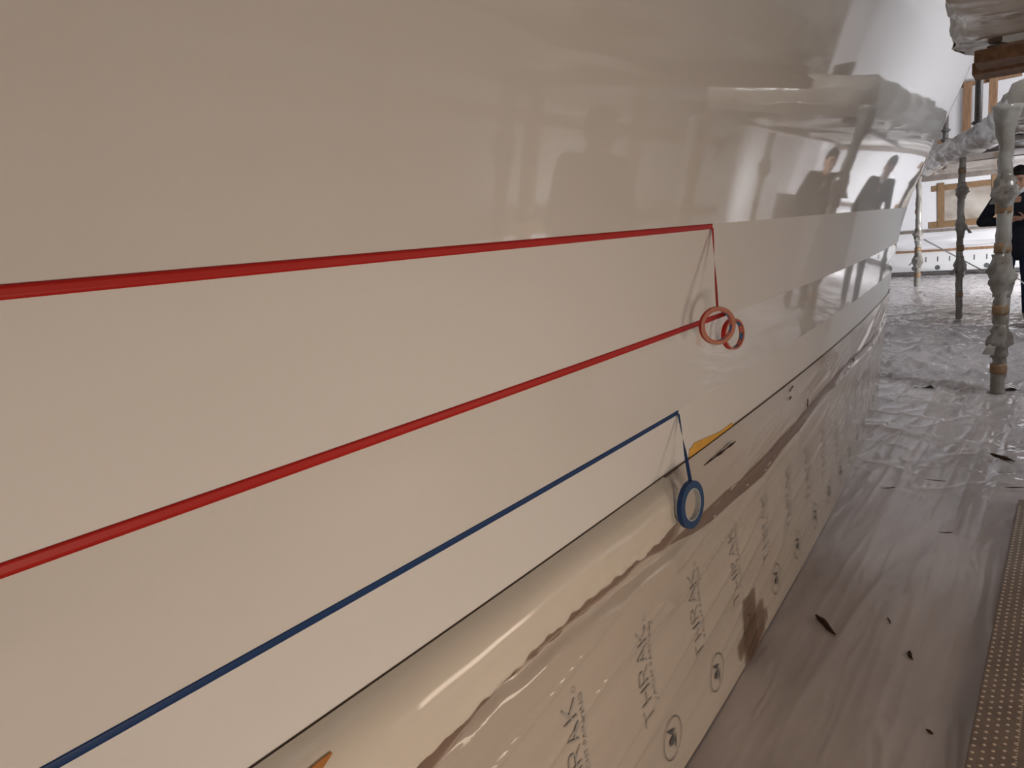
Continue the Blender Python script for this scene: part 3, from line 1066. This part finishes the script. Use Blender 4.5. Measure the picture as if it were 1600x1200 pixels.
# pleated film curtain on the upper level, mirrored in the flare of the bow
X, Z = np.meshgrid(np.linspace(4.4, 13.0, 260), np.linspace(2.3, 4.6, 14), indexing='ij')
o = grid_obj('film_curtain', np.stack([X, -2.32 + .10 * ridge(X * 1.7 + .2 * Z, Z * .3, 170, 1.5) + .05 * ridge(X * 4.1, Z * .4, 171, 2), Z], -1), MAT['strip'])
tag(o, 'pleated film curtain hanging along the right wall above the platforms', 'plastic sheet')


# ------------------------------------------------------------------ people
def capsule(bm, a, b, ra, rb, sx=1.0, n=14, flat=None):
    """tapered capsule; flat=(dir, factor) squeezes it along a direction"""
    a = Vector(a); b = Vector(b)
    d, u, v = frame_dirs(b - a)
    rings = []
    K = 5
    for i in range(K + 1):
        t = (i / K) * math.pi / 2
        rings.append((a - d * ra * math.cos(t), ra * math.sin(t)))
    for i in range(1, 4):
        t = i / 4
        rings.append((a.lerp(b, t), ra + (rb - ra) * t))
    for i in range(K + 1):
        t = (i / K) * math.pi / 2
        rings.append((b + d * rb * math.sin(t), rb * math.cos(t)))
    vs = []
    for c, r in rings:
        ring = []
        for k in range(n):
            an = 2 * math.pi * k / n
            off = (u * math.cos(an) + v * math.sin(an)) * max(r, .0005)
            if flat:
                fd = Vector(flat[0]).normalized()
                off = off - fd * off.dot(fd) * (1 - flat[1])
            ring.append(bm.verts.new(c + off))
        vs.append(ring)
    for i in range(len(vs) - 1):
        for k in range(n):
            bm.faces.new((vs[i][k], vs[i][(k + 1) % n], vs[i + 1][(k + 1) % n], vs[i + 1][k]))
    bm.faces.new(vs[0][::-1]); bm.faces.new(vs[-1])


def ellipsoid(bm, c, s, m=None):
    r = bmesh.ops.create_uvsphere(bm, u_segments=20, v_segments=14, radius=1)
    mm = Matrix.Translation(c) @ (m.to_4x4() if m else Matrix.Identity(4)) @ Matrix.Diagonal((s[0], s[1], s[2], 1))
    bmesh.ops.transform(bm, matrix=mm, verts=r['verts'])


def remesh_obj(name, bm, mat, parent, voxel=.012, smooth=6):
    me = bpy.data.meshes.new(name)
    bmesh.ops.recalc_face_normals(bm, faces=bm.faces)
    bm.to_mesh(me); bm.free()
    o = bpy.data.objects.new(name, me)
    COL.objects.link(o)
    r = o.modifiers.new('r', 'REMESH'); r.mode = 'VOXEL'; r.voxel_size = voxel
    s = o.modifiers.new('s', 'SMOOTH'); s.iterations = smooth; s.factor = .5
    bpy.context.view_layer.update()
    m2 = bpy.data.meshes.new_from_object(o.evaluated_get(bpy.context.evaluated_depsgraph_get()))
    m2.name = name
    m2.polygons.foreach_set('use_smooth', [True] * len(m2.polygons))
    o.modifiers.clear()
    o.data = m2
    bpy.data.meshes.remove(me)
    m2.materials.clear(); m2.materials.append(mat)
    if parent: o.parent = parent
    return o


def hand(bm, wrist, d, palm_n, curl=.6, thumb_side=1, spread=.012):
    """palm and five fingers; d = direction of the hand, palm_n = normal out of the palm"""
    d = Vector(d).normalized(); nrm = Vector(palm_n).normalized(); s = d.cross(nrm).normalized() * thumb_side
    wv = Vector(wrist)
    kn = wv + d * .085
    capsule(bm, wv, kn, .026, .036, flat=(nrm, .5))
    capsule(bm, wv + d * .03 + s * .012, kn + s * .018, .02, .018, flat=(nrm, .7))
    for i, (o_, L_) in enumerate([(.030, .068), (.010, .078), (-.010, .072), (-.029, .056)]):
        p = kn + s * o_; a = 0.15
        r = .0095
        for j, f in enumerate((.45, .32, .23)):
            a += curl * (.5 if j == 0 else .75)
            dd = (d * math.cos(a) + nrm * math.sin(a)).normalized()
            q = p + dd * L_ * f
            capsule(bm, p, q, r, r * .88, n=10)
            p = q; r *= .9
    p = wv + d * .03 + s * .03
    q = p + (d * .55 + s * .7 + nrm * .3).normalized() * .042
    capsule(bm, p, q, .013, .011, n=10)
    capsule(bm, q, q + (d * .85 + s * .15 + nrm * .45).normalized() * .034, .011, .009, n=10)


def person(name_label, loc, face, J, top, legs, shoes, Ht=1.72, collar=None, phone=False, head_down=.0, head_turn=0.0):
    """figure facing local +x, left side = +y; J gives elbow / hand points"""
    root = empty('person', loc)
    root.rotation_euler = (0, 0, face)
    tag(root, name_label, 'person')
    k = Ht / 1.72
    hip = .90 * k; sh = 1.41 * k
    nb = Vector((.0, 0, 1.46 * k)); hc = Vector((.035 + .05 * head_down, 0, 1.60 * k - .03 * head_down))
    Rm = Matrix.Rotation(head_turn, 3, 'Z') @ Matrix.Rotation(head_down, 3, 'Y')
    ank = [Vector((-.02, .11, .09)), Vector((.03, -.11, .09))]
    kne = [Vector((.03, .11, .49 * k)), Vector((.05, -.11, .49 * k))]
    hpj = [Vector((0, .09, hip)), Vector((0, -.09, hip))]
    shj = [Vector((-.01, .185 * k, sh)), Vector((-.01, -.185 * k, sh))]
    # body: one continuous skin surface
    bm = bmesh.new()
    ellipsoid(bm, hc + Rm @ Vector((0, 0, .025)), (.094, .077, .10), Rm)
    ellipsoid(bm, hc + Rm @ Vector((.025, 0, -.055)), (.066, .058, .068), Rm)
    ellipsoid(bm, hc + Rm @ Vector((.075, 0, -.098)), (.02, .024, .018), Rm)
    capsule(bm, hc + Rm @ Vector((.088, 0, .012)), hc + Rm @ Vector((.108, 0, -.03)), .009, .0145, n=10)
    for sgn in (1, -1):
        ellipsoid(bm, hc + Rm @ Vector((-.005, sgn * .078, -.015)), (.022, .010, .033), Rm)
        ellipsoid(bm, hc + Rm @ Vector((.078, sgn * .032, .025)), (.016, .022, .009), Rm)
        ellipsoid(bm, hc + Rm @ Vector((.062, sgn * .035, -.022)), (.024, .022, .02), Rm)
    capsule(bm, hc + Rm @ Vector((.078, -.018, -.066)), hc + Rm @ Vector((.078, .018, -.066)), .010, .010, n=8)
    capsule(bm, Vector((-.015, 0, 1.38 * k)), hc + Vector((-.02, 0, -.06)), .062, .054)
    capsule(bm, Vector((0, 0, hip)), Vector((0, 0, 1.3 * k)), .11, .13)
    for i in range(2):
        capsule(bm, shj[i] * .96, J['elbow'][i], .042, .034)
        capsule(bm, J['elbow'][i], J['wrist'][i], .034, .026)
        hand(bm, J['wrist'][i], J['hdir'][i], J['palm'][i], J.get('curl', .6), J['thumb'][i])
        capsule(bm, hpj[i], kne[i], .065, .05); capsule(bm, kne[i], ank[i], .045, .036)
        capsule(bm, Vector((0, 0, 1.36 * k)), shj[i] * .98, .06, .05)
    remesh_obj('body', bm, MAT['skin'], root, .0075, 3)
    # eyes and brows and mouth
    for sgn in (1, -1):
        bm = bmesh.new(); ellipsoid(bm, hc + Rm @ Vector((.080, sgn * .031, .008)), (.010, .013, .008), Rm)
        bm_obj('eye', bm, MAT['phone'], root, True)
        bm = bmesh.new(); capsule(bm, hc + Rm @ Vector((.091, sgn * .015, .032)), hc + Rm @ Vector((.080, sgn * .05, .034)), .005, .004, n=8)
        bm_obj('eyebrow', bm, MAT['hair'], root, True)
    # hair
    bm = bmesh.new()
    ellipsoid(bm, hc + Rm @ Vector((-.014, 0, .042)), (.098, .085, .098), Rm)
    ellipsoid(bm, hc + Rm @ Vector((-.04, 0, -.01)), (.068, .079, .075), Rm)
    ellipsoid(bm, hc + Rm @ Vector((.045, 0, .098)), (.055, .068, .034), Rm)
    remesh_obj('hair', bm, MAT['hair'], root, .009, 2)
    # jacket
    bm = bmesh.new()
    F_ = ((1, 0, 0), .62)
    capsule(bm, (0, 0, .84 * k), (0, 0, 1.0 * k), .172, .178, flat=((1, 0, 0), .72))
    capsule(bm, (0, 0, 1.0 * k), (.005, 0, 1.24 * k), .178, .198, flat=((1, 0, 0), .68))
    capsule(bm, (-.01, -.085, 1.31 * k), (-.01, .085, 1.31 * k), .128, .128, flat=((1, 0, 0), .85))
    capsule(bm, (-.015, 0, 1.36 * k), (-.005, 0, 1.462 * k), .10, .066)
    for i in range(2):
        capsule(bm, (-.01, .05 * (1 - 2 * i), 1.41 * k), shj[i], .07, .076)
        capsule(bm, shj[i], J['elbow'][i], .078, .060)
        w_ = Vector(J['elbow'][i]).lerp(Vector(J['wrist'][i]), .96)
        capsule(bm, J['elbow'][i], w_, .060, .044)
    remesh_obj('jacket', bm, top, root, .011, 4)
    # trousers
    bm = bmesh.new()
    capsule(bm, (0, -.05, .90 * k), (0, .05, .90 * k), .128, .128, flat=((1, 0, 0), .9))
    for i in range(2):
        capsule(bm, hpj[i], kne[i], .103, .074); capsule(bm, kne[i], ank[i] + Vector((0, 0, -.01)), .073, .056)
    remesh_obj('trousers', bm, legs, root, .011, 4)
    for i in range(2):
        bm = bmesh.new()
        a = ank[i]
        capsule(bm, a + Vector((-.05, 0, -.045)), a + Vector((.14, (.5 - i) * .05, -.055)), .045, .036)
        capsule(bm, a + Vector((-.02, 0, -.01)), a + Vector((.02, 0, -.04)), .046, .046)
        for vtx in bm.verts:
            vtx.co.z = max(vtx.co.z, .0)
        remesh_obj('shoe', bm, shoes, root, .009, 2)
    if collar:
        bm = bmesh.new()
        capsule(bm, (-.004, 0, 1.465 * k), (.02, 0, 1.515 * k), .080, .070)
        capsule(bm, (.05, -.03, 1.455 * k), (.065, .0, 1.43 * k), .028, .02)
        capsule(bm, (.05, .03, 1.455 * k), (.065, .0, 1.43 * k), .028, .02)
        remesh_obj('collar', bm, collar, root, .008, 2)
    return root


# man in navy, looking at his phone
JM = dict(elbow=[Vector((.02, .30, 1.12)), Vector((-.02, -.37, 1.13))],
          wrist=[Vector((.26, .10, 1.14)), Vector((.25, -.09, 1.12))],
          hdir=[(.55, -.75, .12), (.6, .72, .12)], palm=[(-.5, -.35, .8), (-.5, .35, .8)], thumb=[-1, 1], curl=.55)
man = person('man in navy jacket, blue trousers and white collar, reading a phone', (10.25, -.185, .01), math.radians(180 - 8), JM, MAT['navy'], MAT['jeans'], MAT['shoe'],
             1.72, MAT['white_cloth'], head_down=.45, head_turn=-.1)
bm = bmesh.new()
mph = Matrix.Translation((10.25, -.185, .01)) @ Matrix.Rotation(math.radians(180 - 8), 4, 'Z') @ Matrix.Translation((.315, .005, 1.165)) @ Matrix.Rotation(-.65, 4, 'Y')
add_box(bm, (0, 0, 0), (.15, .074, .009), mat4=mph)
o = bm_obj('mobile_phone', bm, MAT['phone'])
tag(o, 'black mobile phone held by the man in navy', 'phone')

# third person, outside the frame to the right, mirrored as a dark shape beside the man's own reflection
JT = dict(elbow=[Vector((-.02, .30, 1.12)), Vector((-.02, -.30, 1.12))],
          wrist=[Vector((.14, .17, .97)), Vector((.14, -.17, .97))],
          hdir=[(.6, -.6, -.3), (.6, .6, -.3)], palm=[(-.3, -.9, .1), (-.3, .9, .1)], thumb=[-1, 1], curl=.5)
person('person in a black coat with hands together, mirrored beside the navy man', (9.2, -.98, .03), math.radians(150), JT, MAT['navy'], MAT['charcoal'], MAT['darkshoe'], 1.70,
       head_down=.2)

# second person, outside the frame but mirrored in the hull: hand on hip
JP = dict(elbow=[Vector((-.10, .43, 1.14)), Vector((-.03, -.25, 1.10))],
          wrist=[Vector((-.02, .205, .99)), Vector((.10, -.24, .90))],
          hdir=[(.55, -.45, -.5), (.3, .1, -.95)], palm=[(0, -.9, -.2), (.2, 1, 0)], thumb=[1, 1], curl=.5)
person('person in charcoal clothes with one hand on the hip, mirrored in the hull', (3.62, -1.33, .03), math.radians(15), JP, MAT['charcoal'], MAT['charcoal'], MAT['darkshoe'], 1.74,
       head_down=.1, head_turn=.1)


# ------------------------------------------------------------------ added fill lamps
def fill_lamp(label, pos, aim, size, watts, col):  # housing built round an added area light
    e = empty('fill_lamp', pos)
    d = (Vector(aim) - Vector(pos)).normalized()
    e.rotation_euler = d.to_track_quat('-Z', 'Y').to_euler()
    tag(e, label, 'lamp', 'added fill lamps around the work place')
    hs = size / 2
    bm = bmesh.new()
    add_box(bm, (0, 0, .075), (size + .06, size * .6 + .06, .03), bev=.008)
    for sx in (-1, 1):
        add_box(bm, (sx * (hs + .015), 0, .03), (.03, size * .6 + .06, .09), bev=.005)
        add_box(bm, (0, sx * (hs * .6 + .015), .03), (size + .06, .03, .09), bev=.005)
    bm_obj('housing', bm, MAT['lampbody'] if 'yellow' in label else MAT['bluecore'], e)
    bm = bmesh.new()
    add_box(bm, (0, 0, .11), (.18, .12, .04), bev=.008)
    bm_obj('bracket', bm, MAT['steel'], e)
    ld = bpy.data.lights.new('fill_light', 'AREA')
    ld.shape = 'RECTANGLE'; ld.size = size; ld.size_y = size * .6
    ld.energy = watts; ld.color = col
    lo = bpy.data.objects.new('lamp_glow', ld)
    COL.objects.link(lo)
    lo.parent = e
    lo.location = (0, 0, .045)


for L_ in FILL_LAMPS:
    fill_lamp(*L_)
